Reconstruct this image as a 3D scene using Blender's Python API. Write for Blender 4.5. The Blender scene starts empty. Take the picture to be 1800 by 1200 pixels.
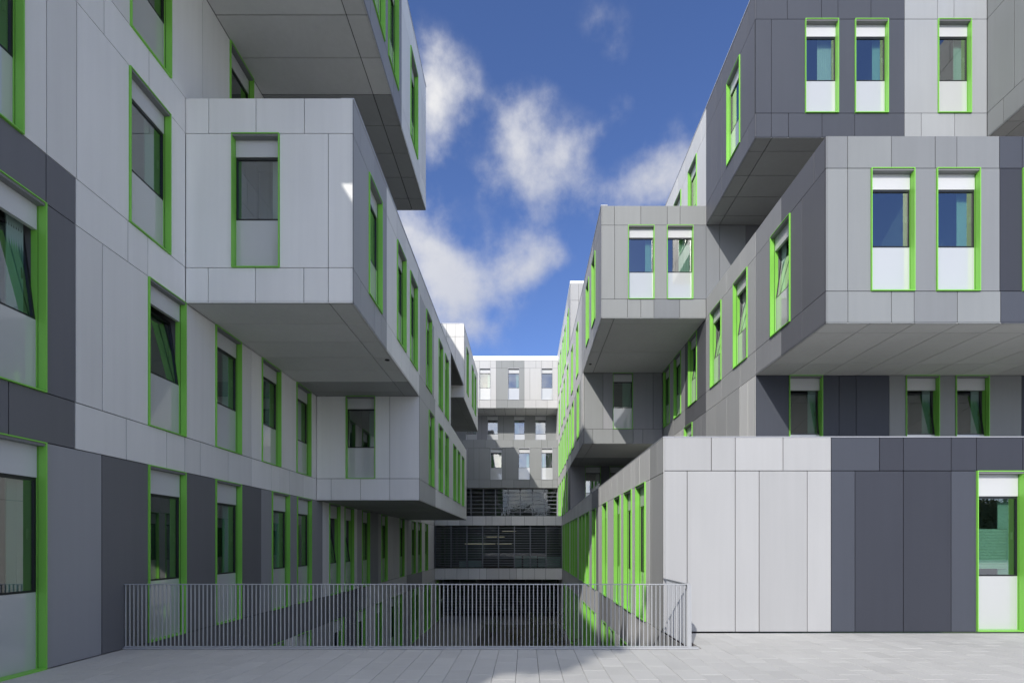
import bpy, bmesh, math, random
from mathutils import Vector, Matrix

# ------------------------------------------------------------------ camera, world, sun, exposure
EYE = 1.56                      # eye height over the terrace, metres
F = 850.0                       # focal length in photograph pixels (17 mm lens on a 36 mm sensor)
VX = 923.5                      # column of the vanishing point
SC = bpy.context.scene
COL = SC.collection
cam_d = bpy.data.cameras.new('camera')
cam = bpy.data.objects.new('camera', cam_d)
COL.objects.link(cam)
cam.location = (0, 0, EYE)
cam.rotation_euler = (math.radians(90), 0, 0)
cam_d.sensor_width = 36.0
cam_d.lens = 17.0
cam_d.shift_x = -(VX - 900) / 1800
cam_d.shift_y = 357.0 / 1800
cam_d.clip_start = 0.05
cam_d.clip_end = 2000
SC.camera = cam
SC.view_settings.view_transform = 'Standard'
SC.view_settings.look = 'None'
SC.view_settings.gamma = 1.0
SC.view_settings.exposure = 0.80
SC.view_settings.use_curve_mapping = False
try:
    SC.cycles.max_bounces = 10
    SC.cycles.diffuse_bounces = 6
    SC.cycles.transparent_max_bounces = 12
    SC.cycles.caustics_reflective = False
    SC.cycles.caustics_refractive = False
except Exception:
    pass

SUN_T = Vector((0.61, 1.48, -1.0)).normalized()      # the way the light travels
SUN_EL = math.asin(-SUN_T.z)
SUN_ROT = math.atan2(-SUN_T.x, -SUN_T.y)
world = bpy.data.worlds.new("World")
SC.world = world
world.use_nodes = True


def build_world():
    nt = world.node_tree
    nt.nodes.clear()
    N = nt.nodes.new
    L = nt.links.new
    out = N('ShaderNodeOutputWorld')
    bg = N('ShaderNodeBackground')
    bg.inputs['Strength'].default_value = 0.15
    sky = N('ShaderNodeTexSky')
    sky.sky_type = 'NISHITA'
    sky.sun_disc = False
    sky.sun_elevation = SUN_EL
    sky.sun_rotation = SUN_ROT
    sky.altitude = 100
    sky.air_density = 1.0
    sky.dust_density = 0.6
    sky.ozone_density = 3.0
    tc = N('ShaderNodeTexCoord')

    def math_(op, a, b=None, c=None, clamp=False):
        m = N('ShaderNodeMath')
        m.operation = op
        m.use_clamp = clamp
        for i, v in enumerate((a, b, c)):
            if v is None:
                continue
            if isinstance(v, (int, float)):
                m.inputs[i].default_value = v
            else:
                L(v, m.inputs[i])
        return m.outputs[0]

    nrm = N('ShaderNodeVectorMath')
    nrm.operation = 'NORMALIZE'
    L(tc.outputs['Generated'], nrm.inputs[0])
    d = nrm.outputs[0]
    # distort the direction a little so that cloud edges fray
    nz0 = N('ShaderNodeTexNoise')
    nz0.inputs['Scale'].default_value = 5.0
    nz0.inputs['Detail'].default_value = 4.0
    L(d, nz0.inputs['Vector'])
    sub = N('ShaderNodeVectorMath')
    sub.operation = 'SUBTRACT'
    L(nz0.outputs['Color'], sub.inputs[0])
    sub.inputs[1].default_value = (0.5, 0.5, 0.5)
    scl = N('ShaderNodeVectorMath')
    scl.operation = 'SCALE'
    L(sub.outputs[0], scl.inputs[0])
    scl.inputs['Scale'].default_value = 0.15
    add = N('ShaderNodeVectorMath')
    add.operation = 'ADD'
    L(d, add.inputs[0])
    L(scl.outputs[0], add.inputs[1])
    dd = add.outputs[0]

    def blob(px, py, r, amp):
        v = Vector((px - VX, F, 957 - py))
        rr = r / v.length          # angular radius, roughly
        v.normalize()
        dist = N('ShaderNodeVectorMath')
        dist.operation = 'DISTANCE'
        L(dd, dist.inputs[0])
        dist.inputs[1].default_value = v
        q = math_('DIVIDE', dist.outputs['Value'], rr)
        q = math_('MULTIPLY', q, q)
        q = math_('MULTIPLY', q, -1.0)
        q = math_('EXPONENT', q)
        return math_('MULTIPLY', q, amp)

    fld = None
    for b in CLOUDS:
        q = blob(*b)
        q = math_('MULTIPLY', q, 0.82)
        fld = q if fld is None else math_('ADD', fld, q)
    # the rest of the sky: broken clouds added out of view, thickened for fill
    nz = N('ShaderNodeTexNoise')
    nz.inputs['Scale'].default_value = 2.6
    nz.inputs['Detail'].default_value = 5.0
    nz.inputs['Roughness'].default_value = 0.55
    L(d, nz.inputs['Vector'])
    gen = math_('MULTIPLY', math_('SUBTRACT', nz.outputs['Fac'], 0.36), 5.0, clamp=True)
    clear = N('ShaderNodeVectorMath')
    clear.operation = 'DISTANCE'
    L(d, clear.inputs[0])
    clear.inputs[1].default_value = Vector((0.12, 0.78, 0.62)).normalized()
    away = N('ShaderNodeMapRange')
    away.interpolation_type = 'SMOOTHSTEP'
    L(clear.outputs['Value'], away.inputs['Value'])
    away.inputs['From Min'].default_value = 0.38
    away.inputs['From Max'].default_value = 0.66
    gen = math_('MULTIPLY', gen, away.outputs[0])
    clear2 = N('ShaderNodeVectorMath')       # a second wide gap of blue, behind the photographer
    clear2.operation = 'DISTANCE'
    L(d, clear2.inputs[0])
    clear2.inputs[1].default_value = Vector((0.42, -0.72, 0.55)).normalized()
    away2 = N('ShaderNodeMapRange')
    away2.interpolation_type = 'SMOOTHSTEP'
    L(clear2.outputs['Value'], away2.inputs['Value'])
    away2.inputs['From Min'].default_value = 0.26
    away2.inputs['From Max'].default_value = 0.44
    gen = math_('MULTIPLY', gen, away2.outputs[0])
    fld = math_('ADD', fld, gen)
    # fine billows eat into the field
    nb = N('ShaderNodeTexNoise')
    nb.inputs['Scale'].default_value = 9.0
    nb.inputs['Detail'].default_value = 9.0
    nb.inputs['Roughness'].default_value = 0.60
    L(d, nb.inputs['Vector'])
    fine = math_('MULTIPLY', math_('SUBTRACT', nb.outputs['Fac'], 0.5), 3.2)
    dens = math_('ADD', fld, math_('MULTIPLY', fine, math_('MINIMUM', math_('MULTIPLY', fld, 2.2), 0.8)))
    mr = N('ShaderNodeMapRange')
    mr.interpolation_type = 'SMOOTHSTEP'
    L(dens, mr.inputs['Value'])
    mr.inputs['From Min'].default_value = 0.16
    mr.inputs['From Max'].default_value = 1.75
    mask = math_('MULTIPLY', mr.outputs[0], 0.80)
    # cloud brightness
    cr = N('ShaderNodeMix')
    cr.data_type = 'RGBA'
    L(nb.outputs['Fac'], cr.inputs['Factor'])
    cr.inputs['A'].default_value = CLOUD_A
    cr.inputs['B'].default_value = CLOUD_B
    tint = N('ShaderNodeMix')
    tint.data_type = 'RGBA'
    tint.blend_type = 'MULTIPLY'
    tint.inputs['Factor'].default_value = 1.0
    L(sky.outputs['Color'], tint.inputs['A'])
    tint.inputs['B'].default_value = SKY_TINT
    # clouds brightened towards the sun, an added gain for more ambient fill
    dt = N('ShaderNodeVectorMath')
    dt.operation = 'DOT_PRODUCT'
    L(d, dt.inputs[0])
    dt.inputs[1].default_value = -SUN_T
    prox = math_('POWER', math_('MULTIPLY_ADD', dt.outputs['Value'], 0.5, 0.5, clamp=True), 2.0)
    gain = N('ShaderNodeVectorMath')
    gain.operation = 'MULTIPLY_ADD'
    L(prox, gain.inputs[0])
    gain.inputs[1].default_value = CLOUD_SUN_FILL
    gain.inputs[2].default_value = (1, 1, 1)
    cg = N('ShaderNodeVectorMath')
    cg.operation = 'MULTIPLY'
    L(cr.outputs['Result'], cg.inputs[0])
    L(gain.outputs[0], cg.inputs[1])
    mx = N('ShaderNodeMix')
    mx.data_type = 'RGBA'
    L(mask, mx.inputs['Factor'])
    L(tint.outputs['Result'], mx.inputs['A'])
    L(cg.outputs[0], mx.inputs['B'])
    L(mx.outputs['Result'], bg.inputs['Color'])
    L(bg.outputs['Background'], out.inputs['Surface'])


CLOUD_A = (1.10, 1.22, 1.62, 1)
CLOUD_B = (1.48, 1.60, 2.02, 1)
CLOUD_SUN_FILL = (13.2, 11.2, 6.6)  # added warm gain on sun-side clouds, lifts the ambient light
SKY_TINT = (.44, .485, .66, 1)
CLOUDS = [  # column, row, radius (photograph pixels), amount
    (890, 270, 42, .72), (935, 300, 52, .95), (985, 290, 42, .85), (885, 240, 30, .4), (945, 345, 34, .5), (875, 325, 32, .4), (1020, 265, 26, .35),
    (762, 130, 48, .8), (752, 180, 50, .8), (775, 215, 40, .45), (755, 270, 44, .8), (800, 150, 40, .35),
    (715, 400, 60, 1.0), (760, 450, 58, 1.0), (800, 505, 58, 1.0), (845, 555, 42, .75), (770, 540, 60, .7), (880, 585, 34, .4),
    (890, 492, 34, .6), (925, 472, 34, .55), (965, 450, 42, .85), (1010, 450, 42, .75), (980, 410, 30, .45), (900, 520, 36, .4),
    (1130, 335, 42, .95), (1165, 315, 48, 1.0), (1205, 275, 42, .9), (1100, 360, 34, .7), (1035, 345, 34, .38),
    (1060, 30, 46, .32), (1068, 75, 34, .22), (1068, 212, 34, .38), (930, 165, 40, .3), (830, 340, 190, .10), (960, 430, 170, .09), (880, 560, 170, .12)]
build_world()

sun_d = bpy.data.lights.new('sun', 'SUN')
sun_d.energy = 2.0
sun_d.angle = math.radians(0.5)
sun_d.color = (1.0, 0.95, 0.87)
sun = bpy.data.objects.new('sun', sun_d)
COL.objects.link(sun)
sun.location = (-20, -50, 60)
sun.rotation_euler = SUN_T.to_track_quat('-Z', 'Y').to_euler()

RND = random.Random(11)

# ------------------------------------------------------------------ materials
MATS = {}


def new_mat(name):
    m = bpy.data.materials.new(name)
    m.use_nodes = True
    MATS[name] = m
    nt = m.node_tree
    return m, nt, nt.nodes['Principled BSDF']


def plain(name, col, rough=0.5, metal=0.0, spec=0.5):
    m, nt, p = new_mat(name)
    p.inputs['Base Color'].default_value = (*col, 1)
    p.inputs['Roughness'].default_value = rough
    p.inputs['Metallic'].default_value = metal
    p.inputs['Specular IOR Level'].default_value = spec
    return m


def mottled(name, col, rough=0.5, amount=0.10, scale=(1.2, 1.2, 0.5), rnd=0.05, bump=0.0, metal=0.0,
            spec=0.5, fine=0.04, wave=0.0, streak=0.0):
    """a coated surface: soft cloudy mottling, fine speckle, a slightly different tone on each piece"""
    m, nt, p = new_mat(name)
    N, L = nt.nodes.new, nt.links.new
    geo = N('ShaderNodeNewGeometry')
    mp = N('ShaderNodeMapping')
    mp.inputs['Scale'].default_value = scale
    L(geo.outputs['Position'], mp.inputs['Vector'])
    oi = N('ShaderNodeObjectInfo')
    off = N('ShaderNodeVectorMath')
    off.operation = 'MULTIPLY_ADD'
    L(oi.outputs['Random'], off.inputs[0])
    off.inputs[1].default_value = (17.0, 31.0, 9.0)
    L(mp.outputs[0], off.inputs[2])
    n1 = N('ShaderNodeTexNoise')
    n1.inputs['Scale'].default_value = 1.0
    n1.inputs['Detail'].default_value = 4
    L(off.outputs[0], n1.inputs['Vector'])
    n2 = N('ShaderNodeTexNoise')
    n2.inputs['Scale'].default_value = 60.0
    n2.inputs['Detail'].default_value = 2
    L(geo.outputs['Position'], n2.inputs['Vector'])

    def mth(op, a, b):
        k = N('ShaderNodeMath')
        k.operation = op
        for i, v in enumerate((a, b)):
            if isinstance(v, (int, float)):
                k.inputs[i].default_value = v
            else:
                L(v, k.inputs[i])
        return k.outputs[0]
    v = mth('MULTIPLY', mth('SUBTRACT', n1.outputs['Fac'], 0.5), 2 * amount)
    v2 = mth('MULTIPLY', mth('SUBTRACT', n2.outputs['Fac'], 0.5), 2 * fine)
    v3 = mth('MULTIPLY', mth('SUBTRACT', oi.outputs['Random'], 0.5), 2 * rnd)
    tot = mth('ADD', mth('ADD', v, v2), mth('ADD', v3, 1.0))
    if streak:                       # faint run marks down the sheet
        mp3 = N('ShaderNodeMapping')
        mp3.inputs['Scale'].default_value = (9.0, 9.0, 0.35)
        L(geo.outputs['Position'], mp3.inputs['Vector'])
        n3 = N('ShaderNodeTexNoise')
        n3.inputs['Scale'].default_value = 1.0
        n3.inputs['Detail'].default_value = 3
        L(mp3.outputs[0], n3.inputs['Vector'])
        tot = mth('ADD', tot, mth('MULTIPLY', mth('SUBTRACT', n3.outputs['Fac'], 0.5), 2 * streak))
    mul = N('ShaderNodeVectorMath')
    mul.operation = 'SCALE'
    mul.inputs[0].default_value = col
    L(tot, mul.inputs['Scale'])
    L(mul.outputs[0], p.inputs['Base Color'])
    r = mth('ADD', mth('MULTIPLY', n1.outputs['Fac'], 0.14), rough - 0.07)
    L(r, p.inputs['Roughness'])
    p.inputs['Metallic'].default_value = metal
    p.inputs['Specular IOR Level'].default_value = spec
    if bump or wave:
        b = N('ShaderNodeBump')
        b.inputs['Strength'].default_value = 1.0
        b.inputs['Distance'].default_value = bump or wave
        L((n2 if bump else n1).outputs['Fac'], b.inputs['Height'])
        L(b.outputs[0], p.inputs['Normal'])
    return m


PAL = {   # cladding colours
    'W': (.40, .405, .415), 'Y': (.50, .50, .505), 'X': (.80, .805, .795), 'L': (.78, .78, .775), 'M': (.69, .69, .685),
    'G': (.44, .445, .45), 'H': (.295, .30, .318), 'J': (.142, .146, .165), 'D': (.155, .158, .175), 'K': (.147, .149, .159),
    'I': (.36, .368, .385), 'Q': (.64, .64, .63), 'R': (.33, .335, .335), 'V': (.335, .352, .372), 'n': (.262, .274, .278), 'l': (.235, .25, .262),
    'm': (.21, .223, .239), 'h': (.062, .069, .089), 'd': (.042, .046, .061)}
for k, c in PAL.items():
    mottled('cladding_' + k, c, rough=0.56, amount=0.07, rnd=0.05, fine=0.02, spec=0.3, streak=0.05, wave=0.0012)
mottled('green_metal', (.225, .59, .085), rough=0.42, amount=0.10, rnd=0.05, fine=0.03)
plain('slot_dark', (.012, .014, .014), .7)
plain('backing_dark', (.022, .023, .026), .8)
plain('slot_grey', (.20, .20, .21), .5)
mottled('white_glass_panel', (.51, .525, .535), rough=0.14, amount=0.03, rnd=0.02, fine=0.0, spec=0.5)
MATS['white_glass_panel'].node_tree.nodes['Principled BSDF'].inputs['Coat Weight'].default_value = 1.0
MATS['white_glass_panel'].node_tree.nodes['Principled BSDF'].inputs['Coat IOR'].default_value = 1.9
mottled('white_blind_box', (.56, .57, .585), rough=0.4, amount=0.03, rnd=0.02, fine=0.0)
plain('sash_dark', (.018, .020, .022), .35)
plain('room_wall', (.13, .135, .14), .8)
plain('room_floor', (.12, .10, .085), .6)
plain('curtain_teal', (.33, .45, .42), .8)
plain('curtain_pale', (.45, .47, .46), .8)
plain('blind_pale', (.40, .50, .45), .6)
plain('metal_handle', (.25, .25, .25), .3, 0.8)
mottled('coping_metal', (.55, .57, .62), rough=0.4, amount=0.05, metal=0.1)
mottled('coping_white', (.80, .82, .84), rough=0.35, amount=0.03)
mottled('steel_coated', (.46, .475, .50), rough=0.4, amount=0.05, metal=0.15, rnd=0.06)
mottled('stone_slab', (.50, .50, .49), rough=0.75, amount=0.18, scale=(.9, .9, .9), rnd=0.026, fine=0.10, bump=0.0015)
mottled('slab_joint', (.20, .10, .10), rough=0.9, amount=0.1)
mottled('plaza_stone', (.52, .52, .515), rough=0.8, amount=0.12, fine=0.08)
mottled('concrete', (.20, .20, .195), rough=0.85, amount=0.2, fine=0.08)
mottled('soil', (.075, .072, .062), rough=0.95, amount=0.3, fine=0.3)
mottled('grass_ground', (.05, .075, .025), rough=0.95, amount=0.3, fine=0.3)
plain('roof_gravel', (.17, .17, .165), .9)
plain('louvre_dark', (.20, .215, .245), .4, .1)
mottled('bark', (.06, .045, .032), rough=0.9, amount=0.3, fine=0.2)


def leaf_mat(name, col):
    m, nt, p = new_mat(name)
    N, L = nt.nodes.new, nt.links.new
    geo = N('ShaderNodeNewGeometry')
    nz = N('ShaderNodeTexNoise')
    nz.inputs['Scale'].default_value = 3.5
    L(geo.outputs['Position'], nz.inputs['Vector'])
    cr = N('ShaderNodeMix')
    cr.data_type = 'RGBA'
    L(nz.outputs['Fac'], cr.inputs['Factor'])
    cr.inputs['A'].default_value = (col[0] * .6, col[1] * .6, col[2] * .6, 1)
    cr.inputs['B'].default_value = (col[0] * 1.5, col[1] * 1.45, col[2] * 1.2, 1)
    L(cr.outputs['Result'], p.inputs['Base Color'])
    p.inputs['Roughness'].default_value = 0.6


leaf_mat('leaf', (.055, .085, .025))
leaf_mat('leaf_dry', (.075, .075, .028))


def glass_mat(name, tint, refl, wobble=0.0006):
    m, nt, p = new_mat(name)
    nt.nodes.remove(p)
    N, L = nt.nodes.new, nt.links.new
    out = nt.nodes['Material Output']
    tr = N('ShaderNodeBsdfTransparent')
    tr.inputs['Color'].default_value = (*tint, 1)
    gl = N('ShaderNodeBsdfGlossy')
    gl.inputs['Roughness'].default_value = 0.0
    gl.inputs['Color'].default_value = (.94, .97, .98, 1)
    geo = N('ShaderNodeNewGeometry')
    nz = N('ShaderNodeTexNoise')
    nz.inputs['Scale'].default_value = 1.1
    nz.inputs['Detail'].default_value = 1
    L(geo.outputs['Position'], nz.inputs['Vector'])
    b = N('ShaderNodeBump')
    b.inputs['Distance'].default_value = wobble
    L(nz.outputs['Fac'], b.inputs['Height'])
    L(b.outputs[0], gl.inputs['Normal'])
    fr = N('ShaderNodeFresnel')
    fr.inputs['IOR'].default_value = 1.5
    ad = N('ShaderNodeMath')
    ad.operation = 'MULTIPLY_ADD'
    ad.use_clamp = True
    L(fr.outputs[0], ad.inputs[0])
    ad.inputs[1].default_value = 1.3
    ad.inputs[2].default_value = refl
    mx = N('ShaderNodeMixShader')
    inv = N('ShaderNodeMath')           # only the outer face of the pane mirrors
    inv.operation = 'SUBTRACT'
    inv.inputs[0].default_value = 1.0
    L(geo.outputs['Backfacing'], inv.inputs[1])
    fac = N('ShaderNodeMath')
    fac.operation = 'MULTIPLY'
    L(ad.outputs[0], fac.inputs[0])
    L(inv.outputs[0], fac.inputs[1])
    L(fac.outputs[0], mx.inputs[0])
    L(tr.outputs[0], mx.inputs[1])
    L(gl.outputs[0], mx.inputs[2])
    L(mx.outputs[0], out.inputs['Surface'])


glass_mat('window_glass', (.80, .93, .87), 0.22)
glass_mat('bridge_glass', (.84, .88, .88), 0.01)


def emit_mat(name, col, s):
    m, nt, p = new_mat(name)
    p.inputs['Base Color'].default_value = (*col, 1)
    p.inputs['Emission Color'].default_value = (*col, 1)
    p.inputs['Emission Strength'].default_value = s


emit_mat('lamp_glow', (1, .88, .62), .16)

# ------------------------------------------------------------------ mesh helpers


class MB:
    """collects boxes and quads into one mesh"""

    def __init__(self):
        self.v, self.f, self.m = [], [], []

    def box(self, a, b, mi=0):
        x0, y0, z0 = a
        x1, y1, z1 = b
        i = len(self.v)
        self.v += [(x0, y0, z0), (x1, y0, z0), (x1, y1, z0), (x0, y1, z0),
                   (x0, y0, z1), (x1, y0, z1), (x1, y1, z1), (x0, y1, z1)]
        for q in ((0, 3, 2, 1), (4, 5, 6, 7), (0, 1, 5, 4), (1, 2, 6, 5), (2, 3, 7, 6), (3, 0, 4, 7)):
            self.f.append(tuple(i + k for k in q))
            self.m.append(mi)

    def hexa(self, pts, mi=0):
        i = len(self.v)
        self.v += [tuple(p) for p in pts]
        for q in ((0, 3, 2, 1), (4, 5, 6, 7), (0, 1, 5, 4), (1, 2, 6, 5), (2, 3, 7, 6), (3, 0, 4, 7)):
            self.f.append(tuple(i + k for k in q))
            self.m.append(mi)

    def quad(self, pts, mi=0):
        i = len(self.v)
        self.v += [tuple(p) for p in pts]
        self.f.append(tuple(range(i, i + len(pts))))
        self.m.append(mi)

    def mesh(self, name, mats, recalc=False):
        me = bpy.data.meshes.new(name)
        me.from_pydata(self.v, [], self.f)
        for m in mats:
            me.materials.append(MATS[m])
        if len(mats) > 1:
            me.polygons.foreach_set('material_index', self.m)
        if recalc:
            bm = bmesh.new()
            bm.from_mesh(me)
            bmesh.ops.recalc_face_normals(bm, faces=bm.faces)
            bm.to_mesh(me)
            bm.free()
        me.update()
        return me

    def obj(self, name, mats, parent=None, recalc=False, loc=None):
        if isinstance(mats, str):
            mats = [mats]
        o = bpy.data.objects.new(name, self.mesh(name, mats, recalc))
        COL.objects.link(o)
        if parent is not None:
            o.parent = parent
        if loc is not None:
            o.location = loc
        return o


def link(name, me, parent=None, loc=None, rz=0.0):
    o = bpy.data.objects.new(name, me)
    COL.objects.link(o)
    if parent is not None:
        o.parent = parent
    if loc is not None:
        o.location = loc
    if rz:
        o.rotation_euler = (0, 0, rz)
    return o


def thing(name, label, cat, loc=(0, 0, 0), group=None):
    o = bpy.data.objects.new(name, None)
    o.empty_display_size = 0.3
    COL.objects.link(o)
    o.location = loc
    o['label'] = label
    o['category'] = cat
    if group:
        o['group'] = group
    o['_loc'] = loc
    return o


def structure(o):
    o['kind'] = 'structure'
    return o


# ------------------------------------------------------------------ windows (shared meshes)
WW = 0.843
H_STD, H_TALL = 2.376, 2.84
_wm = {}


def window_meshes(h):
    if h in _wm:
        return _wm[h]
    t = 0.015
    a = WW / 2
    s = MB()                       # green sheet-metal surround with a guide slot in each jamb
    for sg in (-1, 1):
        x0, x1 = sorted((sg * a, sg * (a - t)))
        s.box((x0, -.028, 0), (x1, .072, h))
        s.box((x0, .086, t), (x1, .165, h - t))
        x0, x1 = sorted((sg * a, sg * (a - t * .35)))
        s.box((x0, .0725, t), (x1, .0855, h - t), 1)
    s.box((-a + t, -.028, h - t), (a - t, .165, h))
    s.box((-a + t, -.034, 0), (a - t, .165, t))
    tall = h > 2.5
    zs, zt = (.97, 2.40) if tall else (.905, 2.03)
    i = a - t - .001
    sp = MB()
    sp.box((-i, .104, t + .001), (i, .150, zs))
    bl = MB()
    bl.box((-i, .090, zt), (i, .150, h - t - .035))
    sl = MB()
    sl.box((-i, -.012, h - t - .034), (i, .150, h - t - .001))
    # casement: dark frame, local origin on its bottom rail
    sa = MB()
    fh = zt - zs - .004
    w = .042
    sa.box((-i, 0, 0), (i, .05, w * .6))
    sa.box((-i, 0, fh - w), (i, .05, fh))
    sa.box((-i, 0, w * .6), (-i + w * .55, .05, fh - w))
    sa.box((i - w * .55, 0, w * .6), (i, .05, fh - w))
    pa = MB()
    pa.box((-i + w * .55, .018, w * .6), (i - w * .55, .026, fh - w))
    ha = MB()
    ha.box((i - .05, .05, fh * .46), (i - .03, .075, fh * .46 + .13))
    # room behind
    ro = MB()
    y0, y1, r = .168, 3.2, a - .002
    z0 = .02
    ro.quad([(-r, y0, z0), (r, y0, z0), (r, y1, z0), (-r, y1, z0)], 1)
    ro.quad([(-r, y0, h), (-r, y1, h), (r, y1, h), (r, y0, h)])
    ro.quad([(-r, y0, z0), (-r, y1, z0), (-r, y1, h), (-r, y0, h)])
    ro.quad([(r, y0, z0), (r, y0, h), (r, y1, h), (r, y1, z0)])
    ro.quad([(-r, y1, z0), (r, y1, z0), (r, y1, h), (-r, y1, h)])
    d = dict(zs=zs, zt=zt)
    d['surround'] = s.mesh('window_surround', ['green_metal', 'slot_dark'])
    d['surround_pale'] = s.mesh('window_surround', ['coping_metal', 'slot_dark'])
    d['spandrel_panel'] = sp.mesh('spandrel_panel', ['white_glass_panel'])
    d['blind_box'] = bl.mesh('blind_box', ['white_blind_box'])
    d['head_slot'] = sl.mesh('head_slot', ['slot_grey'])
    d['casement'] = sa.mesh('casement', ['sash_dark'])
    d['glass_pane'] = pa.mesh('glass_pane', ['window_glass'])
    d['handle'] = ha.mesh('handle', ['metal_handle'])
    d['room'] = ro.mesh('room', ['room_wall', 'room_floor'])
    for side in (-1, 1):           # a drawn curtain hanging in folds beside the casement
        for wdt, key in ((.20, 's'), (.36, 'w')):
            c = MB()
            n = 14
            for k in range(n):
                xa = side * (a - .04 - wdt * k / n)
                xb = side * (a - .04 - wdt * (k + 1) / n)
                ya = .235 + .030 * (k % 2)
                yb = .235 + .030 * ((k + 1) % 2)
                c.quad([(xa, ya, .03), (xb, yb, .03), (xb, yb, h - .04), (xa, ya, h - .04)])
            for mt in ('curtain_teal', 'curtain_pale'):
                d['curtain', side, key, mt] = c.mesh('curtain', [mt])
    vb = MB()                      # pleated blind, partly lowered
    z = .35 if tall else .25
    fz = zs + .13
    n = 26
    for k in range(n):
        za = fz + (.72 / n) * k
        zb = za + .72 / n
        zm = (za + zb) / 2
        vb.quad([(-i + .03, .215, za), (i - .07, .215, za), (i - .07, .232, zm), (-i + .03, .232, zm)])
        vb.quad([(-i + .03, .232, zm), (i - .07, .232, zm), (i - .07, .215, zb), (-i + .03, .215, zb)])
    d['blind'] = vb.mesh('pleated_blind', ['blind_pale'])
    _wm[h] = d
    return d


PALE = set()


def add_window(par, pos, rz, h, style):
    """style: '' plain, 't' tilted casement, 'b' pleated blind"""
    d = window_meshes(h)
    off = Vector(par['_loc']) if '_loc' in par else Vector((0, 0, 0))
    w = link('window', d['surround_pale' if par.name in PALE else 'surround'], par, Vector(pos) - off, rz)
    link('spandrel_panel', d['spandrel_panel'], w)
    link('blind_box', d['blind_box'], w)
    link('head_slot', d['head_slot'], w)
    tilt = math.radians(-7.5) if 't' in style else 0.0
    for nm in ('casement', 'glass_pane', 'handle'):
        o = link(nm, d[nm], w, (0, .100, d['zs'] + .002))
        if tilt:
            o.rotation_euler = (tilt, 0, 0)
            o.location.y = .108
    link('room', d['room'], w)
    if 'b' in style:
        link('pleated_blind', d['blind'], w)
    q = RND.random()
    if q < .88:
        side = 1 if RND.random() < .75 else -1
        link('curtain', d['curtain', side, 's' if RND.random() < .93 else 'w',
                          'curtain_teal' if RND.random() < .72 else 'curtain_pale'], w)
    return w


# ------------------------------------------------------------------ facades

class Building:
    def __init__(self, name, label, cat, loc):
        self.root = thing(name, label, cat, (loc[0], loc[1], 0))
        self.back = MB()        # dark wall behind the open joints
        self.blank = MB()       # plain outer walls away from the picture
        self.roof = MB()
        self.panels = []        # (area in the picture, mesh data, material)
        self.nw = 0

    def finish(self, keep=300):
        off = Vector(self.root['_loc'])
        for mb, nm, mt in ((self.back, 'wall', 'backing_dark'), (self.blank, 'outer_wall', 'cladding_M'),
                           (self.roof, 'roof', 'roof_gravel')):
            if mb.v:
                o = mb.obj(nm, mt, self.root)
                o.location = -off
        self.panels.sort(key=lambda p: -p[0])
        for area, pts, mt in self.panels[:keep]:
            c = sum((Vector(p) for p in pts), Vector()) / 8
            m = MB()
            m.hexa([Vector(p) - c for p in pts])
            m.obj('cladding_panel', mt, self.root, recalc=True, loc=c - off)
        rest = self.panels[keep:]
        if rest:
            mats = sorted({p[2] for p in rest})
            m = MB()
            for area, pts, mt in rest:
                m.hexa(pts, mats.index(mt))
            o = m.obj('small_cladding', mats, self.root, recalc=True, loc=-off)
            o['kind'] = 'stuff'
            o['label'] = 'remaining small and distant cladding panels of the facades'


def pix(p):
    y = max(p[1], .05)
    return (VX + F * p[0] / y, 957 - F * (p[2] - EYE) / y)


def seen_area(pts):
    q = [pix(p) for p in pts]
    ys = [p[1] for p in pts]
    if max(ys) < 3.0:
        return 0.0
    x0 = max(0, min(a for a, b in q))
    x1 = min(1800, max(a for a, b in q))
    y0 = max(0, min(b for a, b in q))
    y1 = min(1200, max(b for a, b in q))
    if x1 <= x0 or y1 <= y0:
        return 0.0
    return (x1 - x0) * (y1 - y0)


GAP = .0065


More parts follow.
